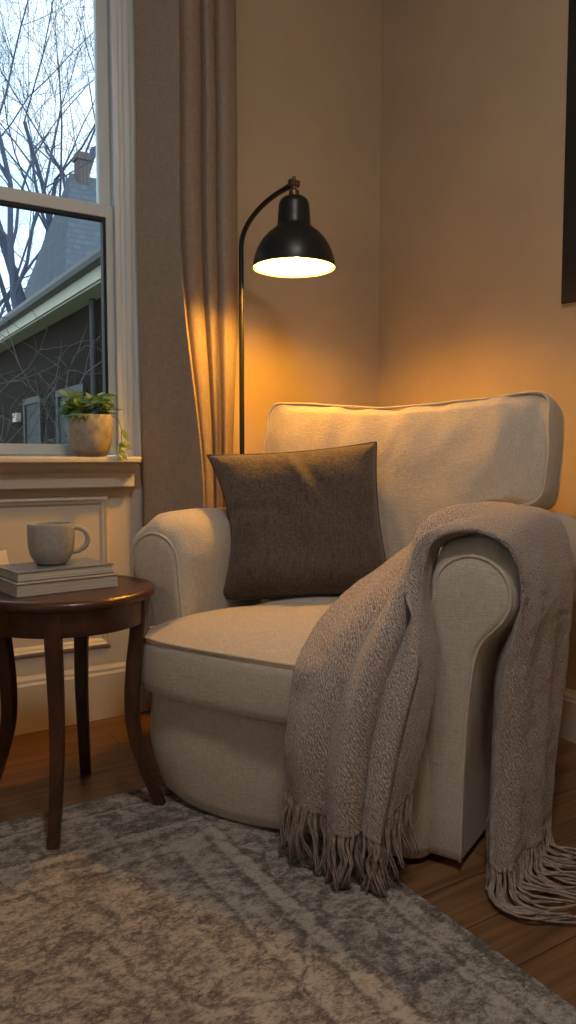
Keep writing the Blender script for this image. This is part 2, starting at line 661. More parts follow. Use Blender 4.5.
def panel_mould(x0, x1, z0, z1, parent):
    prof = [(0.0, 0.010), (0.006, 0.020), (0.014, 0.024), (0.020, 0.019), (0.026, 0.017), (0.034, 0.010)]
    m = MB()
    rings = []
    for ins, d in prof:
        rings.append([(x0 + ins, -d, z0 + ins), (x1 - ins, -d, z0 + ins), (x1 - ins, -d, z1 - ins), (x0 + ins, -d, z1 - ins)])
    m.loft(rings, False, False)
    m.build('panel_moulding', M['trim'], parent)


panel_mould(-0.02, 0.853, 0.248, 0.772, wz)
panel_mould(-1.05, -0.14, 0.248, 0.772, wz)

# window
win = empty('window_1', (0, YW, 0))
struct(win)
zr = 1.735                                                # meeting rail
m = MB()
# stepped casing on the right and left, head casing on top
for sgn, xe in ((1, WX1), (-1, WX0)):
    prof = [(-0.022, -0.006), (-0.022, 0.02), (-0.012, 0.03), (-0.012, 0.045), (-0.004, 0.052), (0.0, 0.03), (0.006, 0.030), (0.012, 0.034), (0.024, 0.028), (0.030, 0.020), (0.050, 0.022), (0.060, 0.030), (0.075, 0.030), (0.080, 0.0)]
    prof = [(-0.035, 0.0), (-0.035, 0.016), (-0.020, 0.020), (-0.016, 0.012), (-0.004, 0.012), (0.0, 0.022), (0.016, 0.024), (0.020, 0.015), (0.034, 0.015), (0.040, 0.026), (0.062, 0.028), (0.070, 0.022), (0.072, 0.0)]
    a = [(xe + sgn * x, -d, WZ0 - 0.01) for x, d in prof]
    b = [(xe + sgn * x, -d, WZ1 + 0.06) for x, d in prof]
    m.loft([a, b])
m.build('casing', M['sash'], win, bevel=0.0015)
MB().box(WX0 - 0.09, WX1 + 0.09, -0.03, 0.0, WZ1, WZ1 + 0.11).build('head_casing', M['sash'], win, bevel=0.004)
# jamb lining
m = MB()
m.box(WX1 - 0.02, WX1, 0.0, T, WZ0, WZ1).box(WX0, WX0 + 0.02, 0.0, T, WZ0, WZ1).box(WX0, WX1, 0.0, T, WZ1 - 0.02, WZ1)
m.build('jamb', M['sash'], win)


def sash(name, x0, x1, z0, z1, y0, y1, sl, sr, sb, st, gasket):
    m = MB()
    m.box(x0, x0 + sl, y0, y1, z0, z1).box(x1 - sr, x1, y0, y1, z0, z1)
    m.box(x0 + sl, x1 - sr, y0, y1, z0, z0 + sb).box(x0 + sl, x1 - sr, y0, y1, z1 - st, z1)
    s = m.build(name, M['sash'], win, bevel=0.003)
    if gasket:
        g = MB()
        a0, a1, c0, c1 = x0 + sl, x1 - sr, z0 + sb, z1 - st
        yy0, yy1 = y0 + 0.004, y1 - 0.004
        k = 0.010
        g.box(a0, a0 + k, yy0, yy1, c0, c1).box(a1 - k, a1, yy0, yy1, c0, c1).box(a0 + k, a1 - k, yy0, yy1, c1 - k, c1)
        g.build('gasket', M['gasket'], s)
    MB().box(x0 + sl, x1 - sr, (y0 + y1) / 2 - 0.002, (y0 + y1) / 2 + 0.002, z0 + sb, z1 - st).build('pane', M['glass'], s)
    return s


sash('lower_sash', WX0 + 0.02, WX1 - 0.02, WZ0 + 0.006, zr + 0.012, 0.022, 0.058, 0.03, 0.034, 0.036, 0.042, True)
sash('upper_sash', WX0 + 0.02, WX1 - 0.02, zr - 0.022, WZ1 - 0.02, 0.066, 0.100, 0.03, 0.040, 0.036, 0.04, False)
MB().box(WX0, WX1, 0.0, T + 0.05, WZ0 - 0.028, WZ0 + 0.004).build('outer_sill', M['sash'], win)
# stool and apron
prof = [(-0.02, 0.879), (0.106, 0.879), (0.112, 0.884), (0.112, 0.896), (0.107, 0.901), (-0.02, 0.901)]
m = MB()
m.loft([[(x, -d, z) for d, z in prof] for x in (WX0 - 0.10, 0.934)])
m.build('stool', M['trim'], win, bevel=0.002)
prof = [(0.001, 0.797), (0.050, 0.797), (0.054, 0.801), (0.054, 0.846), (0.062, 0.852), (0.080, 0.862), (0.086, 0.868), (0.086, 0.8785), (0.001, 0.8785)]
m = MB()
m.loft([[(x, -d, z) for d, z in prof] for x in (WX0 - 0.08, 0.930)])
m.build('apron', M['trim'], win)

# added left-wall window, out of view, bringing in extra daylight
fill_win = empty('fill_window', (XL, 0, 0))
struct(fill_win)
m = MB()
m.box(-0.02, 0.02, LY0 - 0.09, LY0, LZ0, LZ1 + 0.09).box(-0.02, 0.02, LY1, LY1 + 0.09, LZ0, LZ1 + 0.09).box(-0.02, 0.02, LY0, LY1, LZ1, LZ1 + 0.09)
m.box(-0.02, 0.06, LY0 - 0.11, LY1 + 0.11, LZ0 - 0.03, LZ0)
m.build('casing', M['sash'], fill_win)
MB().box(-0.10, -0.095, LY0, LY1, LZ0, LZ1).build('pane', M['glass'], fill_win)

# ------------------------------------------------------------------ rug
RX0, RX1, RY0, RY1 = -1.45, 1.02, -1.1, 1.90
N, Mm = 60, 70
m = MB()
out = rounded([(RX0 - RX1, RY0 - RY1), (0, RY0 - RY1), (0, 0), (RX0 - RX1, 0)], 0.012, 4)
rings = []
for ins, z in ((0.002, 0.0005), (0.0, 0.004), (0.004, 0.009), (0.012, 0.010)):
    c = np.array([(RX0 - RX1) / 2, (RY0 - RY1) / 2])
    rings.append([(p[0] - math.copysign(ins, p[0] - c[0]), p[1] - math.copysign(ins, p[1] - c[1]), z) for p in out])
m.loft(rings)
rug = m.build('area_rug', M['rug'])
rug.location = (RX1, RY1, 0)
tag(rug, 'large distressed beige and brown area rug with faded borders on wood floor', 'rug')

# ------------------------------------------------------------------ armchair (local: x to the sitter's left seen from camera right, y backwards, z up)
CH_LOC = (0.975, 1.537, 0.0)
CH_ROT = math.radians(-64.0)
chair = empty('armchair', CH_LOC, CH_ROT)
tag(chair, 'cream linen slipcovered rolled-arm armchair in the corner of the room', 'armchair')
BVH_V, BVH_F = [], []


def for_bvh(mb_obj):
    b = len(BVH_V)
    me = mb_obj.data
    for v in me.vertices:
        BVH_V.append(v.co.copy())
    for p in me.polygons:
        BVH_F.append([i + b for i in p.vertices])


AC, AZ, AR = 0.4425, 0.610, 0.083           # roll centre, height, radius at the front panel


def arm_outline(grow=0.0, n=72):
    """cross-section of the right arm in (u, z), starting at the inner foot; grow puffs the roll"""
    r = AR + grow
    cz = AZ + grow * 0.7
    P = [(0.325, 0.022), (0.328, 0.20), (0.338 - grow * 0.4, 0.40)]
    for k in range(17):
        a = math.radians(185 - k * (185 + 42) / 16)
        P.append((AC + r * math.cos(a), cz + r * math.sin(a)))
    P += [(0.462 + grow * 0.6, 0.505), (0.446 + grow * 0.5, 0.44), (0.436 + grow * 0.3, 0.34), (0.430, 0.20), (0.427, 0.022)]
    c = catmull(P, 140)
    d = np.r_[0, np.cumsum(np.linalg.norm(np.diff(c, axis=0), axis=1))]
    t = np.linspace(0, d[-1], n)
    return np.stack([np.interp(t, d, c[:, 0]), np.interp(t, d, c[:, 1])], 1)


def make_arm(side):
    name = 'arm'
    rings = []
    o0 = arm_outline(0)
    ctr = np.array([0.41, 0.5])
    # slightly pillowed front panel
    for k, v in ((0.55, -0.010), (0.80, -0.009), (0.94, -0.006), (0.985, -0.002)):
        rings.append([(side * (ctr[0] + (p[0] - ctr[0]) * k), v, ctr[1] + (p[1] - ctr[1]) * k) for p in o0])
    nv = 40
    for j in range(nv):
        x = j / (nv - 1)
        v = 0.001 + 0.76 * (x ** 1.5)
        g = 0.030 * math.sqrt(1 - (1 - min(1, v / 0.10)) ** 2) + 0.003 * math.sin(v * 9)
        if v > 0.70:
            g -= (v - 0.70) ** 2 * 4
        o = arm_outline(g)
        ring = []
        for q, p in enumerate(o):
            t_ = q / (len(o) - 1)
            amp = 0.006 * math.exp(-((v - 0.035) / 0.03) ** 2) * math.sin(q * 1.45)
            up = max(0.0, min(1.0, (p[1] - 0.58) / 0.08))
            wr = 0.004 * fbm((p[0] * side, v, p[1]), 7, 3.1 * side) * min(1, v / 0.1)
            dr = np.array([p[0] - AC, p[1] - 0.6])
            dr = dr / (np.linalg.norm(dr) + 1e-6)
            pp = p + dr * (amp * up + wr)
            ring.append((side * pp[0], v, pp[1]))
        rings.append(ring)
    m = MB()
    m.loft(rings)
    a = m.build(name, M['linen'], chair, smooth=True, angle=70)
    for_bvh(a)
    pm = MB()
    pm.tube([(side * p[0], -0.002, p[1]) for p in o0], 0.0042, 8)
    pm.build('piping', M['piping'], a, smooth=True)
    sm = MB()
    ext = [(side * x, v, 0.237) for x, v in ((0.345, -0.0090), (0.38, -0.0088), (0.412, -0.0068), (0.4275, -0.0012))]
    sm.tube(ext, 0.0020, 6)
    sm.build('seam', M['piping'], a, smooth=True)
    return a


arm_r = make_arm(1)
arm_l = make_arm(-1)

# base with a bowed, softly bulging slipcover skirt
plan = [(-0.395, 0.80), (-0.405, 0.40), (-0.434, 0.05), (-0.432, -0.030), (-0.375, -0.090), (-0.25, -0.113), (-0.10, -0.105), (0.05, -0.088), (0.20, -0.065), (0.32, -0.040), (0.352, -0.020), (0.356, 0.02), (0.356, 0.40), (0.39, 0.80)]
pl = resample(rounded(plan, 0.05, 6), 150)
rings = []
for z, ins in ((0.030, 0.06), (0.020, 0.012), (0.022, 0.004), (0.05, 0.0), (0.10, -0.006), (0.16, -0.008), (0.22, -0.006), (0.28, 0.0), (0.305, 0.008), (0.315, 0.03), (0.318, 0.10)):
    ring = []
    for k, p in enumerate(pl):
        c = np.array([-0.03, 0.35])
        d = (p - c)
        dn = d / np.linalg.norm(d)
        cor = math.exp(-(((p[0] + 0.40) / 0.12) ** 2 + ((p[1] + 0.04) / 0.12) ** 2))
        extra = cor * 0.022 * max(0, (0.16 - z) / 0.14) ** 1.3
        q = p - dn * (ins + extra)
        lift = cor * 0.012 + 0.006 * math.sin(p[0] * 14) * (1 if z < 0.06 else 0) if z < 0.12 else 0
        wr = 0.004 * fbm((p[0], p[1], z), 6, 1.7)
        q = q + dn * wr
        ring.append((q[0], q[1], z + lift))
    rings.append(ring)
m = MB()
m.loft(rings)
base = m.build('base', M['linen'], chair, smooth=True)
for_bvh(base)

# feet under the skirt
for fx, fy in ((-0.30, 0.02), (0.36, 0.08), (-0.34, 0.70), (0.34, 0.70)):
    MB().lathe([(0.018, 0.0105 if fy < 0.05 else 0.001), (0.026, 0.03), (0.026, 0.06)], 16, fx, fy).build('foot', M['walnut'], chair, smooth=True, angle=40)

# seat cushion
plan = [(-0.338, 0.56), (-0.338, 0.02), (-0.345, -0.018), (-0.425, -0.020), (-0.437, -0.05), (-0.41, -0.105), (-0.30, -0.142), (-0.10, -0.150), (0.10, -0.140), (0.25, -0.122), (0.335, -0.09), (0.338, 0.02), (0.338, 0.56)]
pl = resample(rounded(plan, [0.06, 0.05, 0.015, 0.03, 0.04, 0.06, 0.1, 0.1, 0.1, 0.06, 0.05, 0.05, 0.06], 6), 180)
ctr = np.array([-0.02, 0.2])
SZ0, SZ1 = 0.300, 0.440


def cushion_rings(loop, c, lo, hi, crown_hi, crown_lo, put, bulge=0.008, steps=14, crown_fn=None):
    rings = []
    ks = [1 - (1 - k / steps) ** 1.6 for k in range(1, steps + 1)]
    for k in ks:                                       # lower face from the centre out
        rings.append([put(c + (p - c) * k * 0.985, lo - crown_lo * (1 - k ** 3), 0) for p in loop])
    for x in (0.06, 0.2, 0.5, 0.8, 0.94):              # band
        b = bulge * 4 * x * (1 - x)
        rings.append([put(p + (p - c) / np.linalg.norm(p - c) * b, lo + (hi - lo) * x, 1) for p in loop])
    for k in reversed(ks):                             # upper face
        ring = []
        for p in loop:
            q = c + (p - c) * k * 0.985
            cr_ = crown_hi * (1 - k ** 3.2) if crown_fn is None else crown_hi * crown_fn(q) * min(1.0, (1 - k) * 8)
            ring.append(put(q, hi + cr_, 2))
        rings.append(ring)
    return rings


def put_seat(p, z, part):
    n_ = fbm((p[0], p[1], 0.3), 4.5, 2.0)
    n2 = fbm((p[0], p[1], 0.7), 14, 5.0)
    if part == 2:
        z += 0.006 * n_ + 0.0025 * n2
    # front edge drops a little towards the right
    z -= 0.002 * max(0, (p[0] + 0.2)) * (1 if p[1] < 0.0 else 0.3)
    return (p[0], p[1] + (0.004 * n_ if part == 1 else 0), z)


m = MB()
m.loft(cushion_rings(pl, ctr, SZ0, SZ1, 0.072, 0.0, put_seat))
seat = m.build('seat_cushion', M['linen'], chair, smooth=True)
for_bvh(seat)
pm = MB()
pm.tube([Vector(put_seat(p + (p - ctr) / np.linalg.norm(p - ctr) * 0.0015, SZ1 + 0.001, 1)) for p in pl], 0.0046, 8, closed=True)
pm.build('piping', M['piping'], seat, smooth=True)

# back frame
rings = []
for z, ins in ((0.022, 0.0), (0.3, 0.0), (0.6, 0.002), (0.8, 0.006), (0.90, 0.018), (0.935, 0.04), (0.945, 0.075)):
    P = rounded([(-0.40 + ins, 0.70 + ins * 0.4), (0.40 - ins, 0.70 + ins * 0.4), (0.40 - ins, 0.835 - ins * 0.5), (-0.40 + ins, 0.835 - ins * 0.5)], 0.035, 5)
    rings.append([(p[0], p[1] + z * 0.02, z) for p in P])
m = MB()
m.loft(rings)
bk = m.build('back_frame', M['linen'], chair, smooth=True)
for_bvh(bk)

# back cushion, T-shaped, leaning back; drawn in its own plane (u, h)
TH = math.radians(9.5)


def back_pt(u, h, d):
    """h up the leaning plane from z=.5, d = forward of the front seam plane"""
    z0, v0 = 0.50, 0.490
    return (u, v0 + h * math.sin(TH) - d * math.cos(TH), z0 + h * math.cos(TH) + d * math.sin(TH))


loop = [(-0.335, 0.0), (0.335, 0.0), (0.342, 0.262), (0.452, 0.278), (0.462, 0.40), (0.455, 0.588), (0.2, 0.568), (0.0, 0.553), (-0.2, 0.568), (-0.452, 0.590), (-0.462, 0.40), (-0.455, 0.278), (-0.342, 0.262)]
lp = resample(rounded(loop, [0.06, 0.06, 0.015, 0.05, 0.1, 0.045, 0.1, 0.1, 0.1, 0.05, 0.1, 0.05, 0.015], 7), 200)
cb = np.array([0.0, 0.36])


def put_back(p, d, part):
    wr = 0
    if part == 2:
        up = max(0.0, min(1.0, (p[1] - 0.30) / 0.25))
        # gathers running down from the top seam
        wr = 0.011 * up * math.sin(p[0] * 46 + 1.5 * math.sin(p[1] * 9)) * (0.4 + fbm((p[0], 0, p[1]), 4, 9.0))
        wr += 0.006 * fbm((p[0] * 1.6, 0, p[1]), 5.2, 4.0) + 0.0035 * fbm((p[0] * 2.2, 0, p[1]), 13, 6.0)
        wr -= 0.016 * math.exp(-((p[0] + 0.03 + (p[1] - 0.4) * 0.25) / 0.05) ** 2) * max(0, min(1, (p[1] - 0.1) / 0.2)) * 0.6
    edge = 0.004 * fbm((p[0], d, p[1]), 9, 1.0) if part == 1 else 0
    return back_pt(p[0] + edge, p[1] + edge, d + wr)


m = MB()


def back_crown(q):
    x, y = min(1, abs(q[0] / 0.47)), min(1, abs((q[1] - 0.27) / 0.325))
    return ((1 - x ** 2.6) * (1 - y ** 2.6)) ** 0.8


m.loft(cushion_rings(lp, cb, -0.165, 0.0, 0.060, 0.0, put_back, 0.010, 26, back_crown))
bc = m.build('back_cushion', M['linen'], chair, smooth=True)
for_bvh(bc)
pm = MB()
pm.tube([Vector(put_back(p, 0.0, 1)) for p in lp], 0.0042, 8, closed=True)
pm.tube([Vector(put_back(p, -0.165, 1)) for p in lp], 0.0042, 8, closed=True)
pm.build('piping', M['piping'], bc, smooth=True)

bvh = BVHTree.FromPolygons(BVH_V, BVH_F)

# ------------------------------------------------------------------ throw pillow (built in the chair's local frame)
pil_root = empty('throw_pillow', CH_LOC, CH_ROT)
tag(pil_root, 'square taupe woven throw pillow propped against the left arm of the armchair', 'pillow')
TL, TR = np.array([-0.455, 0.250, 0.905]), np.array([-0.005, 0.470, 0.943])
BL, BR = np.array([-0.345, 0.155, 0.500]), np.array([0.070, 0.430, 0.515])
nn = 48
ctr_p = (TL + TR + BL + BR) / 4
nrm = np.cross(TR - BL, TL - BR)
nrm /= np.linalg.norm(nrm)
if nrm[1] > 0:
    nrm = -nrm
m = MB()
idx = {}
verts = []
for sd in (1, -1):
    for i in range(nn + 1):
        for j in range(nn + 1):
            x, y = -1 + 2 * i / nn, -1 + 2 * j / nn
            if sd == -1 and (i in (0, nn) or j in (0, nn)):
                idx[(sd, i, j)] = idx[(1, i, j)]
                continue
            # concave edges
            sx_ = 1 - (0.20 if x < 0 else 0.07) * (1 - y * y)
            sy_ = 1 - (0.055 if y > 0 else -0.03) * (1 - x * x)
            X, Y = x * sx_, y * sy_
            a, b = (X + 1) / 2, (Y + 1) / 2
            P = (BL * (1 - a) + BR * a) * (1 - b) + (TL * (1 - a) + TR * a) * b
            th = ((1 - x ** 4) * (1 - y ** 4)) ** 0.58 * 0.112
            wr = 0.010 * fbm((x, y, sd), 2.2, 3.3) + 0.005 * fbm((x, y, sd), 5, 1.3)
            # a soft diagonal crease from the top edge and one from the left
            wr -= 0.014 * math.exp(-((x - 0.10 - (y - 0.9) * -0.45) / 0.07) ** 2) * max(0, min(1, (y - 0.05) / 0.5))
            wr += 0.012 * math.exp(-((x + 0.06 - (y - 0.9) * -0.45) / 0.06) ** 2) * max(0, min(1, (y - 0.05) / 0.5))
            wr -= 0.008 * math.exp(-((y - 0.20 - 0.05 * x) / 0.05) ** 2) * max(0, min(1, (-x - 0.15) / 0.3))
            e = (1 - x ** 4) * (1 - y ** 4)
            P = P + nrm * sd * (th + wr * min(1, e * 2))
            # slump: the belly settles downwards
            P[2] -= 0.015 * (1 - x * x) * (1 - y * y)
            idx[(sd, i, j)] = len(verts)
            verts.append(P)
faces = []
for sd in (1, -1):
    for i in range(nn):
        for j in range(nn):
            faces.append((idx[(sd, i, j)], idx[(sd, i + 1, j)], idx[(sd, i + 1, j + 1)], idx[(sd, i, j + 1)]))
# keep the pillow out of the chair
for _ in range(2):
    for k, p in enumerate(verts):
        q, nv_, fi, ds = bvh.find_nearest(Vector(p), 0.10)
        if q is not None:
            s_ = (Vector(p) - q).dot(nv_)
            if s_ < -0.015:
                verts[k] = np.array(q - nv_ * 0.015)
m.add(verts, faces)
pc = m.build('cover', M['pillow'], pil_root, smooth=True)
ring = [idx[(1, i, 0)] for i in range(nn)] + [idx[(1, nn, j)] for j in range(nn)] + [idx[(1, i, nn)] for i in range(nn, 0, -1)] + [idx[(1, 0, j)] for j in range(nn, 0, -1)]
pm = MB()
pm.tube([Vector(verts[i]) for i in ring], 0.0035, 6, closed=True)
pm.build('edge_seam', M['pillow'], pil_root, smooth=True)

# ------------------------------------------------------------------ throw blanket over the right arm
R_under = [(.468, .10, .215), (.470, .10, .33), (.474, .10, .45), (.545, .055, .60), (.520, .045, .705), (.4425, .04, .740), (.362, .04, .705), (.350, .00, .60), (.382, -.045, .47), (.380, -.085, .34), (.356, -.110, .205)]
R_front = [(.515, -.045, .055), (.516, -.025, .25), (.530, -.012, .45), (.556, -.006, .615), (.528, -.012, .718), (.4425, -.016, .752), (.354, -.012, .716), (.338, -.025, .60), (.356, -.085, .47), (.340, -.135, .32), (.312, -.160, .125)]
R_q1 = [(.548, .05, .06), (.554, .06, .25), (.564, .07, .45), (.575, .09, .62), (.532, .10, .748), (.4425, .10, .778), (.345, .08, .742), (.300, .02, .625), (.280, -.120, .48), (.265, -.175, .31), (.262, -.190, .120)]
R_q2 = [(.556, .15, .055), (.560, .16, .25), (.568, .17, .45), (.577, .19, .62), (.532, .22, .752), (.4425, .24, .780), (.330, .21, .746), (.235, .11, .635), (.190, -.09, .495), (.175, -.172, .33), (.165, -.180, .140)]
R_rear = [(.558, .25, .065), (.570, .26, .25), (.575, .29, .45), (.574, .34, .62), (.530, .38, .745), (.4425, .40, .770), (.335, .38, .748), (.190, .27, .672), (.092, -.01, .535), (.096, -.160, .38), (.082, -.155, .165)]
rows_ctrl = [R_under, [tuple((np.array(a) * 0.45 + np.array(b) * 0.55) + np.array((0, -0.022, 0.004))) for a, b in zip(R_under, R_front)], R_front, R_q1, R_q2, R_rear]
NT_, NS_ = 190, 92
cols = [catmull(r, NT_) for r in rows_ctrl]                 # dense along the length
grid = np.array([catmull([c[j] for c in cols], NS_) for j in range(NT_)])   # [t][s]


def gnormals(G):
    du = np.gradient(G, axis=1)
    dv_ = np.gradient(G, axis=0)
    n_ = np.cross(dv_, du)
    return n_ / (np.linalg.norm(n_, axis=2, keepdims=True) + 1e-9)


Nn = gnormals(grid)
# orient outward: at the arm top the normal has to point up
jt = int(NT_ * 0.5)
if Nn[jt, NS_ * 3 // 4, 2] < 0:
    Nn = -Nn
SS = np.linspace(-2 / 3.0, 1, NS_)                           # s<0 is the turned-under hem
for j in range(NT_):
    tt = j / (NT_ - 1)
    win_ = max(0.0, min(1.0, (tt - 0.56) / 0.14))
    wout = max(0.0, min(1.0, (0.44 - tt) / 0.2))
    for i in range(NS_):
        s = SS[i]
        if s < 0:
            continue
        sh = 0.05 * math.sin(tt * 7)
        g = lambda c, wd: math.exp(-((s - c - sh) / wd) ** 2)
        d = win_ * (0.034 * g(0.07, 0.07) - 0.040 * g(0.22, 0.032) + 0.026 * g(0.37, 0.08) - 0.020 * g(0.56, 0.04) + 0.012 * g(0.72, 0.09))
        d += wout * (0.010 * g(0.12, 0.10) + 0.006 * g(0.55, 0.12) + 0.003 * math.sin(s * 14 + tt * 5))
        wtop = max(0.0, 1 - abs(tt - 0.62) / 0.13)
        d += wtop * (0.034 * g(0.88, 0.09) - 0.044 * g(0.68, 0.04) + 0.040 * g(0.48, 0.07) - 0.046 * g(0.30, 0.033) + 0.018 * g(0.10, 0.07))
        p = grid[j, i]
        d += 0.005 * fbm(p, 9, 2.2) + 0.008 * fbm(p, 4, 7.7)
        grid[j, i] = p + Nn[j, i] * d
SS01 = (SS - SS[0]) / (SS[-1] - SS[0])


def push(G, cl):
    for j in range(NT_):
        for i in range(NS_):
            c_ = cl * (0.5 if SS[i] < -0.2 else 1.0)
            p = Vector(G[j, i])
            q, nv_, fi, ds = bvh.find_nearest(p, 0.09)
            if q is not None and (p - q).dot(nv_) < c_:
                r = q + nv_ * c_
                G[j, i] = (r.x, r.y, r.z)
            if G[j, i][2] < 0.02:
                G[j, i][2] = 0.02


for _ in range(7):
    push(grid, 0.014)
    sm_ = grid.copy()
    sm_[1:-1, 1:-1] = 0.5 * grid[1:-1, 1:-1] + 0.125 * (grid[2:, 1:-1] + grid[:-2, 1:-1] + grid[1:-1, 2:] + grid[1:-1, :-2])
    grid = sm_
push(grid, 0.011)
for _ in range(6):                                           # settle the outer fall into a smooth hang
    sm_ = grid.copy()
    sm_[1:-1, 1:-1] = 0.4 * grid[1:-1, 1:-1] + 0.15 * (grid[2:, 1:-1] + grid[:-2, 1:-1] + grid[1:-1, 2:] + grid[1:-1, :-2])
    jj = np.clip((0.50 - np.arange(NT_) / (NT_ - 1)) / 0.05, 0, 1)[:, None, None]
    grid = sm_ * jj + grid * (1 - jj)
push(grid, 0.006)
Nn2 = gnormals(grid)
for j in range(NT_):
    for i in range(NS_):
        grid[j, i] += Nn2[j, i] * (rnd.gauss(0, 0.0008) + 0.002 * fbm(grid[j, i], 45, 3.0))
m = MB()
vs = [tuple(grid[j, i]) for j in range(NT_) for i in range(NS_)]
fs = [(j * NS_ + i, (j + 1) * NS_ + i, (j + 1) * NS_ + i + 1, j * NS_ + i + 1) for j in range(NT_ - 1) for i in range(NS_ - 1)]
# make the face winding agree with the outward normals
uvs = [(SS01[i] * 0.8, j / (NT_ - 1) * 1.9) for j in range(NT_) for i in range(NS_)]
m.add(vs, fs)
throw = m.build('throw_blanket', M['throw'], None, smooth=True, uvs=uvs, recalc=False)
throw.location = CH_LOC
throw.rotation_euler = (0, 0, CH_ROT)
so = throw.modifiers.new('thickness', 'SOLIDIFY')
so.thickness = 0.009
so.offset = 0.0
sb_ = throw.modifiers.new('soft', 'SUBSURF')
sb_.levels = sb_.render_levels = 1
tag(throw, 'mauve-taupe knitted throw blanket with fringe draped over the right chair arm', 'blanket')


def tassel(path, r=0.0024, strands=3):
    m = MB()
    P = catmull(path, 12)
    for k in range(strands):
        ph = 2 * PI * k / strands + rnd.random()
        pts, rs = [], []
        for q, p in enumerate(P):
            x = q / 11
            tw = ph + x * 7
            sp = 0.0022 + 0.004 * max(0, x - 0.55)
            pts.append((p[0] + sp * math.cos(tw), p[1] + sp * math.sin(tw), max(0.004, p[2] + sp * 0.3 * math.sin(tw * 1.3))))
            rs.append(r * (1.0 if x < 0.9 else 0.7))
        m.tube(pts, rs, 5)
    # knot at the hem
    m.tube([P[0], P[0] * 0.5 + P[1] * 0.5, P[1]], [0.0035, 0.0052, 0.0035], 6)
    o = m.build('tassel', M['yarn'], throw, smooth=True)
    return o


def J(a):
    return rnd.uniform(-a, a)


# inner hem: hangs in front of the chair
NI = 40
for k in range(NI):
    i = int(round((NS_ - 1) * (0.36 + 0.64 * k / (NI - 1))))
    p = grid[-1, i]
    ln = 0.125 + J(0.02)
    zt = max(0.017, p[2] - ln)
    tassel([p + np.array((0, 0, 0.004)), p + np.array((J(.004), -0.006, -0.02)), (p[0] + J(.012), p[1] - 0.008 + J(.006), (p[2] + zt) / 2), (p[0] + J(.02), p[1] - 0.006 + J(.012), zt)])
for k in range(12):
    i = int(round((NS_ - 1) * (0.01 + 0.34 * k / 11)))
    p = grid[-1, i]
    zt = p[2] - 0.12 + J(0.02)
    tassel([p, p + np.array((J(.004), -0.004, -0.02)), (p[0] + J(.012), p[1] - 0.008, (p[2] + zt) / 2), (p[0] + J(.02), p[1] - 0.006 + J(.01), max(0.016, zt))])
# outer hem: long strands sweep over the floor
NO = 36
for k in range(NO):
    f_ = k / (NO - 1)
    i = int(round((NS_ - 1) * (0.36 + 0.64 * f_)))
    p = grid[0, i]
    z0 = 0.006 + 0.010 * rnd.random()
    sw = 0.05 + J(0.02)
    tassel([p + np.array((0, 0, 0.006)), p + np.array((0.004, -0.010, -0.022)), (p[0] + 0.008 + J(.006), p[1] - 0.030 + J(.008), max(z0, p[2] - 0.045)),
            (p[0] + 0.03 + J(.012), p[1] - 0.055 + J(.012), z0), (p[0] + 0.03 + sw, p[1] - 0.050 + J(.02), z0), (p[0] + 0.05 + sw * 1.6, p[1] - 0.025 + J(.02), z0)], strands=2)
for k in range(12):
    i = int(round((NS_ - 1) * (0.01 + 0.33 * k / 11)))
    p = grid[0, i]
    zt = p[2] - 0.13 + J(0.02)
    tassel([p, p + np.array((0, -0.003, -0.03)), (p[0] + J(.008), p[1] + J(.01), (p[2] + zt) / 2), (p[0] + J(.015), p[1] + J(.015), max(0.012, zt))], strands=2)

# ------------------------------------------------------------------ floor lamp
PX, PY = 1.245, 2.288
SX, SY = 1.298, 2.042                                     # shade axis
lamp = empty('floor_lamp', (PX, PY, 0))
tag(lamp, 'lit black metal arc floor lamp with dome shade behind the armchair', 'lamp')
dx, dy = SX - PX, SY - PY
MB().lathe([(0.13, 0.0), (0.135, 0.006), (0.13, 0.016), (0.03, 0.022), (0.012, 0.04)], 48).build('lamp_base', M['black'], lamp, smooth=True, angle=35)
pole = [(0, 0, 0.02), (0, 0, 0.5), (0, 0, 1.0), (0, 0, 1.5), (0, 0, 1.60)]
top = []
for k in range(1, 15):
    a = k / 14 * math.radians(78)
    R = 1.0
    top.append((dx * 1.10 * (1 - math.cos(a)), dy * 1.10 * (1 - math.cos(a)), 1.60 + 0.142 * math.sin(a)))
top.append((dx * 0.985, dy * 0.985, 1.744))
MB().tube(pole + top, 0.0085, 14).build('pole', M['black'], lamp, smooth=True)
m = MB()
m.tube([(dx, dy, 1.712), (dx, dy, 1.765)], 0.006, 12)
m.tube([(dx - 0.016, dy, 1.745), (dx + 0.016, dy, 1.745)], 0.011, 14)
m.lathe([(0.008, 1.706), (0.016, 1.708), (0.016, 1.722), (0.008, 1.728)], 20, dx, dy)
m.build('swivel_joint', M['brass'], lamp, smooth=True, angle=40)
zr_ = 1.4875                                              # rim
outer = [(0.1285, 0.000), (0.128, 0.012), (0.124, 0.032), (0.115, 0.058), (0.101, 0.082), (0.083, 0.103), (0.064, 0.118), (0.054, 0.126), (0.0515, 0.135), (0.050, 0.160), (0.0475, 0.192), (0.043, 0.205), (0.034, 0.213), (0.022, 0.218), (0.008, 0.220)]
m = MB()
m.lathe([(r, zr_ + z) for r, z in outer], 64, dx, dy, cap0=False)
sh = m.build('shade', M['black'], lamp, smooth=True, angle=50)
inner = [(max(0.006, r - 0.002), zr_ + max(0.0, z - 0.002 if z > 0.01 else z)) for r, z in outer]
m = MB()
m.lathe([(0.1285, zr_)] + inner[0:], 64, dx, dy, cap0=False)
m.build('shade_lining', M['shade_in'], sh, smooth=True)['label'] = 'white inside of the lamp shade'
b = [(0.002, -0.062), (0.014, -0.059), (0.024, -0.050), (0.0295, -0.036), (0.029, -0.020), (0.023, -0.004), (0.016, 0.012), (0.0135, 0.028)]
m = MB()
m.lathe([(r, zr_ + 0.088 + z) for r, z in b], 28, dx, dy)
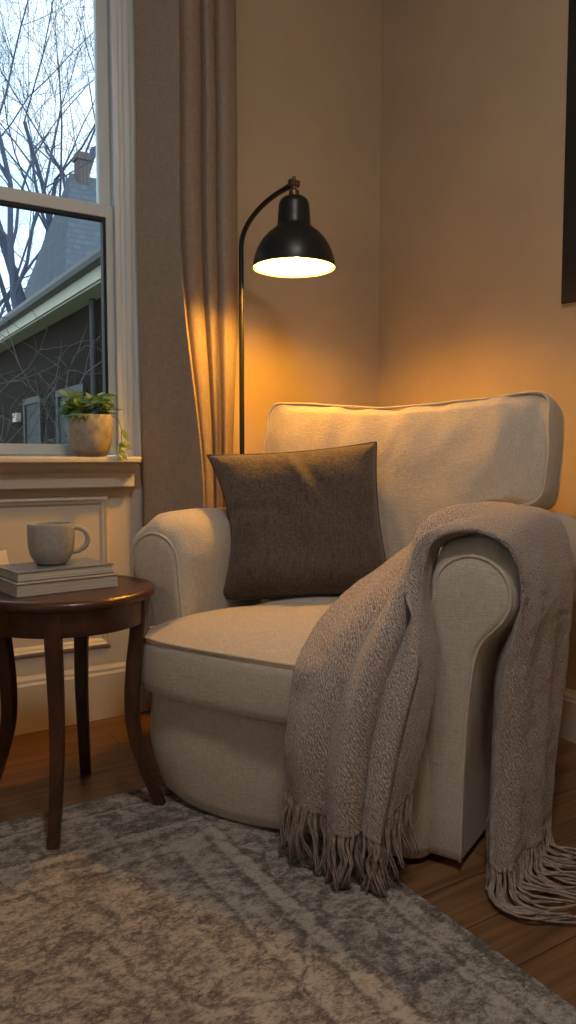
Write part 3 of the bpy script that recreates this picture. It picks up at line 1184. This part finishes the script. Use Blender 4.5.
m.build('bulb', M['bulb'], lamp, smooth=True)
MB().lathe([(0.016, zr_ + 0.117), (0.018, zr_ + 0.125), (0.018, zr_ + 0.165), (0.012, zr_ + 0.17)], 24, dx, dy).build('socket', M['brass'], lamp, smooth=True, angle=40)

# added ceiling fill light, out of view, to brighten seat, rug and blanket
cl = empty('fill_light', (0.45, 0.30, ZC))
tag(cl, 'round warm glowing fill light added on the ceiling out of view', 'light')
MB().lathe([(0.19, -0.001), (0.20, -0.01), (0.20, -0.03), (0.18, -0.035)], 48).build('fill_mount', M['sash'], cl, smooth=True, angle=40)
MB().lathe([(0.185, -0.034), (0.19, -0.06), (0.165, -0.09), (0.11, -0.11), (0.04, -0.118), (0.001, -0.119)], 48, cap1=False).build('fill_dome', M['fill_dome'], cl, smooth=True, angle=60)

# ------------------------------------------------------------------ curtain
tops = [(0.9505, 2.475), (0.9636, 2.455), (1.0032, 2.39), (1.0329, 2.33), (1.0398, 2.322), (1.0536, 2.345), (1.0754, 2.43), (1.0828, 2.41), (1.0944, 2.388), (1.1179, 2.384), (1.1475, 2.4), (1.167, 2.425), (1.1667, 2.448), (1.1731, 2.43), (1.1812, 2.408), (1.201, 2.41), (1.2244, 2.43), (1.2307, 2.458), (1.2352, 2.44), (1.2481, 2.42), (1.278, 2.425), (1.315, 2.45), (1.3378, 2.485)]
bots = [(0.9616, 2.475), (0.9718, 2.455), (1.0442, 2.385), (1.1001, 2.315), (1.1096, 2.308), (1.1257, 2.33), (1.1461, 2.42), (1.1567, 2.41), (1.1586, 2.39), (1.1719, 2.386), (1.1904, 2.4), (1.2068, 2.425), (1.2049, 2.445), (1.2093, 2.43), (1.2111, 2.41), (1.2239, 2.412), (1.243, 2.43), (1.2472, 2.458), (1.2501, 2.44), (1.2528, 2.422), (1.268, 2.428), (1.2917, 2.45), (1.3143, 2.485)]
nz_, nx_ = 70, 220
ct, cbm = catmull(tops, nx_), catmull(bots, nx_)
vs = []
for j in range(nz_):
    z = 0.02 + (ZC - 0.03) * j / (nz_ - 1)
    k = max(0.0, min(1.0, (z - 0.70) / 0.95))
    k = k * k * (3 - 2 * k)
    for i in range(nx_):
        p = ct[i] * k + cbm[i] * (1 - k)
        vs.append((p[0] + 0.004 * fbm((p[0], p[1], z * 0.5), 5, 1.1), min(2.496, p[1] + 0.006 * fbm((p[0], p[1], z * 0.6), 4, 8.8)), z))
fs = [(j * nx_ + i, j * nx_ + i + 1, (j + 1) * nx_ + i + 1, (j + 1) * nx_ + i) for j in range(nz_ - 1) for i in range(nx_ - 1)]
m = MB()
m.add(vs, fs)
cur = m.build('curtain', M['curtain'], None, smooth=True, recalc=False)
so = cur.modifiers.new('thickness', 'SOLIDIFY')
so.thickness = 0.002
tag(cur, 'long pleated beige linen curtain hanging beside the window', 'curtain')

# ------------------------------------------------------------------ side table
TX, TY, TZ, TR_ = 0.536, 1.923, 0.570, 0.222
tab = empty('side_table', (TX, TY, 0))
tag(tab, 'round dark walnut side table with curved legs under the window', 'table')
MB().lathe([(0.17, 0.544), (0.212, 0.545), (0.220, 0.549), (0.224, 0.556), (0.223, 0.563), (0.216, 0.570), (0.210, 0.5712), (0.194, 0.5706), (0.190, 0.5694), (0.184, 0.5692), (0.0008, 0.5692)], 96, cap0=True, cap1=False).build('tabletop', M['walnut'], tab, smooth=True, angle=40)
MB().lathe([(0.18, 0.485), (0.199, 0.484), (0.202, 0.488), (0.203, 0.543), (0.18, 0.543)], 96, cap0=False, cap1=False).build('apron', M['walnut'], tab, smooth=True, angle=40)
for k, (deg, rf) in enumerate(((-36, 0.238), (62, 0.20), (138, 0.235), (-115, 0.240))):
    a = math.radians(deg)
    er, et = Vector((math.cos(a), math.sin(a), 0)), Vector((-math.sin(a), math.cos(a), 0))
    onrug = TX + er.x * rf < RX1 and TY + er.y * rf < RY1
    zb = 0.0105 if onrug else 0.0
    cen = [(0.190, 0.545), (0.186, 0.47), (0.174, 0.38), (0.167, 0.29), (0.171, 0.20), (0.171 + (rf - 0.171) * 0.45, 0.095), (rf - 0.002, zb)]
    dep = [0.019, 0.019, 0.018, 0.017, 0.016, 0.014, 0.013]
    wid = [0.019, 0.0185, 0.0175, 0.0165, 0.0155, 0.0145, 0.0135]
    C_ = catmull([(c[0], c[1], d, ww) for c, d, ww in zip(cen, dep, wid)], 26)
    rings = []
    for c in C_:
        o = er * c[0] + Vector((0, 0, c[1]))
        rings.append([o + er * (sx2 * c[2]) + et * (sy2 * c[3]) for sx2, sy2 in ((-1, -0.8), (-0.8, -1), (0.8, -1), (1, -0.8), (1, 0.8), (0.8, 1), (-0.8, 1), (-1, 0.8))])
    m = MB()
    m.loft(rings)
    m.build('leg', M['walnut'], tab, smooth=True, angle=40)


# ------------------------------------------------------------------ books, mug, card
def book(name, c0, ang, L_, W_, z0, h, cover, label):
    """c0 = near left corner; spine on the far side"""
    r = empty(name, (c0[0], c0[1], z0), ang)
    tag(r, label, 'book', 'books on the side table')
    ct_ = 0.0022
    m = MB()
    m.box(0, L_, 0, W_, 0, ct_).box(0, L_, 0, W_, h - ct_, h).box(0, L_, W_ - ct_, W_, ct_, h - ct_)
    m.build('cover', cover, r, bevel=0.0006)
    MB().box(0.003, L_ - 0.003, 0.0025, W_ - ct_ - 0.0002, ct_ + 0.0001, h - ct_ - 0.0001).build('pages', M['pages'], r)
    return r


b2 = book('hardcover_book', (0.394, 1.833), math.radians(6.5), 0.262, 0.168, 0.5696, 0.0318, M['bookcover2'], 'thick grey hardcover book lying flat at the bottom of the stack')
b1 = book('hardcover_book', (0.402, 1.858), math.radians(7.0), 0.250, 0.166, 0.6018, 0.0235, M['bookcover'], 'dark slate hardcover book on top of the stack under the mug')
mug = empty('mug', (0.513, 1.968, 0.6257), math.radians(-20))
tag(mug, 'grey stoneware mug standing on the upper book', 'mug')
mp_ = [(0.030, 0.0), (0.036, 0.0015), (0.043, 0.008), (0.0535, 0.026), (0.0575, 0.045), (0.0585, 0.07), (0.0585, 0.100), (0.0580, 0.1045), (0.0565, 0.106), (0.0548, 0.1045), (0.0545, 0.095), (0.0540, 0.06), (0.049, 0.028), (0.038, 0.012), (0.001, 0.010)]
MB().lathe(mp_, 64, cap1=False).build('mug_body', M['mug'], mug, smooth=True)
hp = catmull([(0.052, 0, 0.090), (0.066, 0, 0.092), (0.083, 0, 0.084), (0.091, 0, 0.065), (0.085, 0, 0.046), (0.070, 0, 0.034), (0.051, 0, 0.030)], 28)
MB().tube([Vector(p) for p in hp], 0.0062, 12).build('handle', M['mug'], mug, smooth=True)
MB().lathe([(0.0535, 0.082), (0.0008, 0.0822)], 40, cap0=False, cap1=False).build('coffee', plain('black_coffee', (0.02, 0.011, 0.006), 0.08), mug, smooth=True)

card = MB()
for sg in (-1, 1):
    card.add([(sg * 0.018, 0, 0), (sg * 0.018, 0.05, 0), (0.0004 * sg, 0.05, 0.088), (0.0004 * sg, 0, 0.088), (sg * 0.0165, 0, 0), (sg * 0.0165, 0.05, 0), (0.0, 0.05, 0.085), (0.0, 0, 0.085)],
             [(0, 1, 2, 3), (4, 7, 6, 5), (0, 4, 5, 1), (3, 2, 6, 7), (0, 3, 7, 4), (1, 5, 6, 2)])
co = card.build('folded_card', M['card'])
co.location = (0.385, 2.036, 0.5696)
co.rotation_euler = (0, 0, math.radians(-48))
tag(co, 'small cream folded card standing on the table behind the books', 'card')

# ------------------------------------------------------------------ potted plant on the sill
plant = empty('potted_plant', (0.777, 2.465, 0.9013))
tag(plant, 'small leafy green plant in a weathered stone pot on the window sill', 'plant')
MB().lathe([(0.042, 0.0), (0.050, 0.003), (0.060, 0.022), (0.069, 0.055), (0.0735, 0.09), (0.0735, 0.118), (0.0715, 0.133), (0.0695, 0.136), (0.066, 0.134), (0.066, 0.118), (0.055, 0.115)], 56, cap1=True).build('pot', M['pot'], plant, smooth=True, angle=50)
MB().lathe([(0.066, 0.119), (0.03, 0.126), (0.001, 0.128)], 32, cap0=False, cap1=False).build('soil', M['soil'], plant, smooth=True)
leaf_mb, stem_mb = MB(), MB()
r2 = random.Random(11)


def add_leaf(mb, base, d, up, L_, W_):
    d = Vector(d).normalized()
    up = Vector(up)
    up = (up - d * up.dot(d)).normalized()
    sd = d.cross(up)
    nL, nW = 8, 5
    vs = []
    for i in range(nL):
        x = i / (nL - 1)
        wdt = W_ * (math.sin(PI * min(1, x ** 0.75)) ** 0.85) * 0.5 + 0.0004
        for j in range(nW):
            y = -1 + 2 * j / (nW - 1)
            p = Vector(base) + d * (L_ * x) + sd * (wdt * y) + up * (-0.28 * L_ * x * x + 0.12 * W_ * abs(y))
            vs.append(p)
    mb.add(vs, [(i * nW + j, i * nW + j + 1, (i + 1) * nW + j + 1, (i + 1) * nW + j) for i in range(nL - 1) for j in range(nW - 1)])


for k in range(26):
    a = k * 2.399 + r2.uniform(-.3, .3)
    rad = 0.012 + 0.05 * math.sqrt((k + 0.5) / 26)
    p0 = Vector((rad * 0.55 * math.cos(a), rad * 0.55 * math.sin(a), 0.122))
    hgt = r2.uniform(0.030, 0.085) * (1.35 - rad * 9)
    p1 = Vector((rad * 1.15 * math.cos(a), rad * 1.15 * math.sin(a), 0.126 + max(0.014, hgt)))
    stem_mb.tube([p0, (p0 + p1) / 2 + Vector((0, 0, 0.006)), p1], 0.0013, 5)
    for q in range(3):
        b_ = a + r2.uniform(-1.2, 1.2)
        add_leaf(leaf_mb, p0.lerp(p1, 0.5 + 0.25 * q), (math.cos(b_), math.sin(b_), r2.uniform(-0.2, 0.9)), (r2.uniform(-.7, .3), r2.uniform(-1, 0), 0.7), r2.uniform(0.034, 0.050), r2.uniform(0.022, 0.031))
# leaves that reach out to the right and one sprig that hangs beside the pot
for d in ((1, -0.5, 0.35), (0.9, -0.1, 0.3), (-1, -0.2, 0.2), (-0.9, 0.3, 0.0)):
    add_leaf(leaf_mb, Vector((0.045 * d[0], 0.045 * d[1], 0.150)), d, (0, 0, 1), 0.055, 0.020)
tr_ = [Vector((0.060, -0.038, 0.130)), Vector((0.078, -0.050, 0.122)), Vector((0.086, -0.056, 0.085)), Vector((0.084, -0.056, 0.045)), Vector((0.078, -0.052, 0.018))]
stem_mb.tube(tr_, 0.0012, 5)
for p, d in ((tr_[2], (0.6, -0.2, -0.8)), (tr_[3], (0.75, -0.2, -0.4)), (tr_[3], (-0.2, -0.6, -0.8)), (tr_[4], (0.3, -0.3, -0.35)), (tr_[2], (0.3, -0.6, -0.5))):
    add_leaf(leaf_mb, p, d, (0.3, -0.8, 0.4), 0.040, 0.022)
for k in range(7):
    a = PI * 0.9 + k * 0.24
    add_leaf(leaf_mb, Vector((0.058 * math.cos(a), 0.058 * math.sin(a), 0.134)), (math.cos(a), math.sin(a), -0.15), (0, 0, 1), 0.036, 0.020)
fo = leaf_mb.build('foliage', M['leaf'], plant, smooth=True, recalc=False)
stem_mb.build('stems', M['stem'], plant, smooth=True)

# ------------------------------------------------------------------ picture on the right wall
pic = empty('framed_picture', (XR, 1.605, 1.380))
tag(pic, 'black framed picture hanging high on the right wall', 'picture')
PW, PH, FW, FD = 0.75, 1.0, 0.085, 0.014
m = MB()
m.box(-FD, -0.001, -FW, 0, 0, PH).box(-FD, -0.001, -PW, -PW + FW, 0, PH).box(-FD, -0.001, -PW + FW, -FW, 0, FW).box(-FD, -0.001, -PW + FW, -FW, PH - FW, PH)
m.build('frame', M['frame'], pic, bevel=0.002)
MB().box(-0.010, -0.004, -PW + FW, -FW, FW, PH - FW).build('mat_board', M['mat'], pic)
MB().box(-0.0115, -0.0102, -PW + 0.16, -0.16, 0.16, PH - 0.16).build('print', M['print'], pic)

# ------------------------------------------------------------------ outside
ZG = -0.55
struct(MB().box(-60, 90, YW + 0.25, 160, ZG - 0.2, ZG).build('ground', M['lawn']))
hs = empty('neighbour_house', (3.05, 5.0, ZG))
tag(hs, 'dark sided neighbouring house with low slate roof and cream eave outside the window', 'house')
HL = 13.5
EZ, RZ = 3.10 - ZG, 4.15 - ZG
MB().box(0, 2.4, 0, HL, 0, EZ - 0.02).build('house_wall', M['siding'], hs)
m = MB()
m.loft([[(-0.32, y, EZ + 0.02), (1.15, y, RZ), (2.70, y, EZ + 0.02), (2.70, y, EZ - 0.06), (1.15, y, RZ - 0.10), (-0.32, y, EZ - 0.06)] for y in (-0.3, HL + 0.3)])
m.build('roof', M['slate'], hs)
MB().box(-0.30, -0.27, -0.3, HL + 0.3, EZ - 0.25, EZ - 0.08).build('fascia', M['cream'], hs)
MB().box(-0.27, 0.0, -0.3, HL + 0.3, EZ - 0.27, EZ - 0.24).build('soffit', M['cream'], hs)
g = [(-0.30, 0.0), (-0.40, 0.01), (-0.42, 0.06), (-0.42, 0.11), (-0.40, 0.12), (-0.30, 0.12)]
m = MB()
m.loft([[(x, y, EZ - 0.11 + z) for x, z in g] for y in (-0.3, HL + 0.3)])
m.build('gutter', M['gutter'], hs)
for y0, y1, z0, z1 in ((4.9, 6.0, 0.7, 2.3), (7.1, 8.0, 0.7, 2.3), (2.3, 3.4, 0.7, 2.3)):
    m = MB()
    k = 0.10
    m.box(-0.05, -0.001, y0 - k, y0, z0 - k, z1 + k).box(-0.05, -0.001, y1, y1 + k, z0 - k, z1 + k).box(-0.05, -0.001, y0, y1, z1, z1 + k).box(-0.07, -0.001, y0, y1, z0 - k, z0).box(-0.04, -0.001, y0, y1, (z0 + z1) / 2 - 0.03, (z0 + z1) / 2 + 0.03)
    wf = m.build('house_window', M['housetrim'], hs)
    MB().box(-0.02, -0.003, y0, y1, z0, z1).build('pane', M['housewin'], wf)
m = MB()
m.tube([(-0.06, 4.3, EZ - 0.27), (-0.06, 4.3, 0.1)], 0.045, 10)
m.build('downspout', M['housetrim'], hs)
MB().box(-0.08, -0.003, 8.45, 8.75, 2.05, 2.2).build('vent_box', M['cream'], hs)

# taller house farther off with a hipped slate roof and chimney
h2 = empty('far_house', (6.55, 23.0, ZG))
tag(h2, 'pale grey hip-roofed house with a chimney far behind the slate roof', 'house')
MB().box(0.35, 7.5, 0.3, 7.0, 0, 6.0).build('house_wall', M['brick'], h2)
m = MB()
m.add([(-0.1, -0.2, 6.0), (8.0, -0.2, 6.0), (8.0, 7.5, 6.0), (-0.1, 7.5, 6.0), (1.0, 2.6, 10.75), (6.6, 2.6, 10.75)],
      [(0, 1, 5, 4), (1, 2, 5), (2, 3, 4, 5), (3, 0, 4), (0, 3, 2, 1)])
m.build('roof', M['slate'], h2)
m = MB()
m.box(1.20, 1.60, 2.4, 2.8, 10.2, 11.45).box(1.15, 1.65, 2.35, 2.85, 11.2, 11.33)
m.build('chimney', M['brick'], h2)


def branch(mb_t, mb_b, p, d, L_, r, lev, R):
    steps = 5
    pts, rs = [p.copy()], [r]
    q = p.copy()
    dd = d.normalized()
    kids = []
    for s in range(steps):
        dd = (dd + Vector((R.gauss(0, .10), R.gauss(0, .10), R.gauss(0.03, .08)))).normalized()
        q = q + dd * (L_ / steps)
        pts.append(q.copy())
        rs.append(r * (1 - 0.55 * (s + 1) / steps))
        if s >= 1:
            kids.append((q.copy(), dd.copy(), rs[-1]))
    (mb_t if lev <= 1 else mb_b).tube(pts, rs, 7 if lev <= 1 else 4, caps=False)
    if lev >= 5:
        return
    for (kp, kd, kr) in kids:
        nk = 2 if lev in (1, 2) and R.random() < 0.35 else 1
        if lev >= 2 and R.random() < 0.38:
            continue
        for _ in range(nk):
            if lev == 0 and R.random() < 0.12:
                continue
            ax = kd.orthogonal().normalized()
            ax = Matrix.Rotation(R.uniform(0, 2 * PI), 3, kd) @ ax
            nd = (kd * 0.75 + ax * R.uniform(0.45, 0.9) + Vector((0, 0, 0.15))).normalized()
            branch(mb_t, mb_b, kp, nd, L_ * R.uniform(0.5, 0.72), max(0.006, kr * R.uniform(0.38, 0.6)), lev + 1, R)


def tree(x, y, h, r, lean, seed, label, group='bare trees outside the window'):
    R = random.Random(seed)
    root = empty('bare_tree', (x, y, ZG))
    tag(root, label, 'tree', group)
    a, b = MB(), MB()
    branch(a, b, Vector((0, 0, 0)), Vector((lean, 0, 1)), h * 0.62, r, 0, R)
    # a second stem that forks from low down
    branch(a, b, Vector((lean * h * 0.18, 0, h * 0.18)), Vector((lean - 0.22, 0.05, 1)), h * 0.5, r * 0.7, 0, R)
    a.build('trunk', M['bark'], root, smooth=True, recalc=False)
    b.build('branches', M['bark'], root, smooth=True, recalc=False)
    return root


tree(6.9, 26.0, 21.0, 0.27, -0.06, 3, 'tallest bare tree, its forked trunk rising left of centre in the window')
tree(5.6, 25.0, 17.0, 0.20, 0.05, 5, 'bare tree at the left edge of the window beyond the slate roof')
tree(8.3, 27.5, 19.0, 0.19, -0.03, 9, 'slender bare tree nearest the chimney of the far house')
tree(7.6, 31.0, 20.0, 0.18, 0.04, 14, 'thin bare tree farthest back among the trees')
tree(4.9, 30.0, 18.0, 0.20, 0.10, 21, 'bare tree leaning right at the far left behind the others')


def shrub(x, y, h, seed, label):
    R = random.Random(seed)
    m = MB()
    for k in range(11):
        a = R.uniform(0, 2 * PI)
        p = Vector((R.gauss(0, .1), R.gauss(0, .1), 0))
        d = Vector((math.cos(a) * R.uniform(.15, .7), math.sin(a) * R.uniform(.15, .7), 1))
        stack = [(p, d, h * R.uniform(.6, 1.0), 0.008, 0)]
        while stack:
            p, d, L_, r, lv = stack.pop()
            pts, rs = [p], [r]
            q, dd = p.copy(), d.normalized()
            for s in range(5):
                dd = (dd + Vector((R.gauss(0, .22), R.gauss(0, .22), R.gauss(-.02, .16)))).normalized()
                q = q + dd * (L_ / 5)
                pts.append(q.copy())
                rs.append(r * (1 - .12 * (s + 1)))
                if lv < 2 and s > 0:
                    ax = Vector((R.gauss(0, 1), R.gauss(0, 1), R.gauss(0, .6))).normalized()
                    stack.append((q.copy(), (dd * .6 + ax * .8), L_ * .42, r * .6, lv + 1))
            m.tube(pts, rs, 4, caps=False)
    o = m.build('bare_shrub', M['barkpale'], None, smooth=True, recalc=False)
    o.location = (x, y, ZG)
    tag(o, label, 'shrub', 'bare shrubs by the dark house')
    return o


shrub(1.35, 5.7, 2.2, 4, 'pale bare twiggy shrub at the left in front of the dark house wall')
shrub(1.85, 7.0, 2.4, 8, 'pale bare twiggy shrub reaching up to the cream eave')
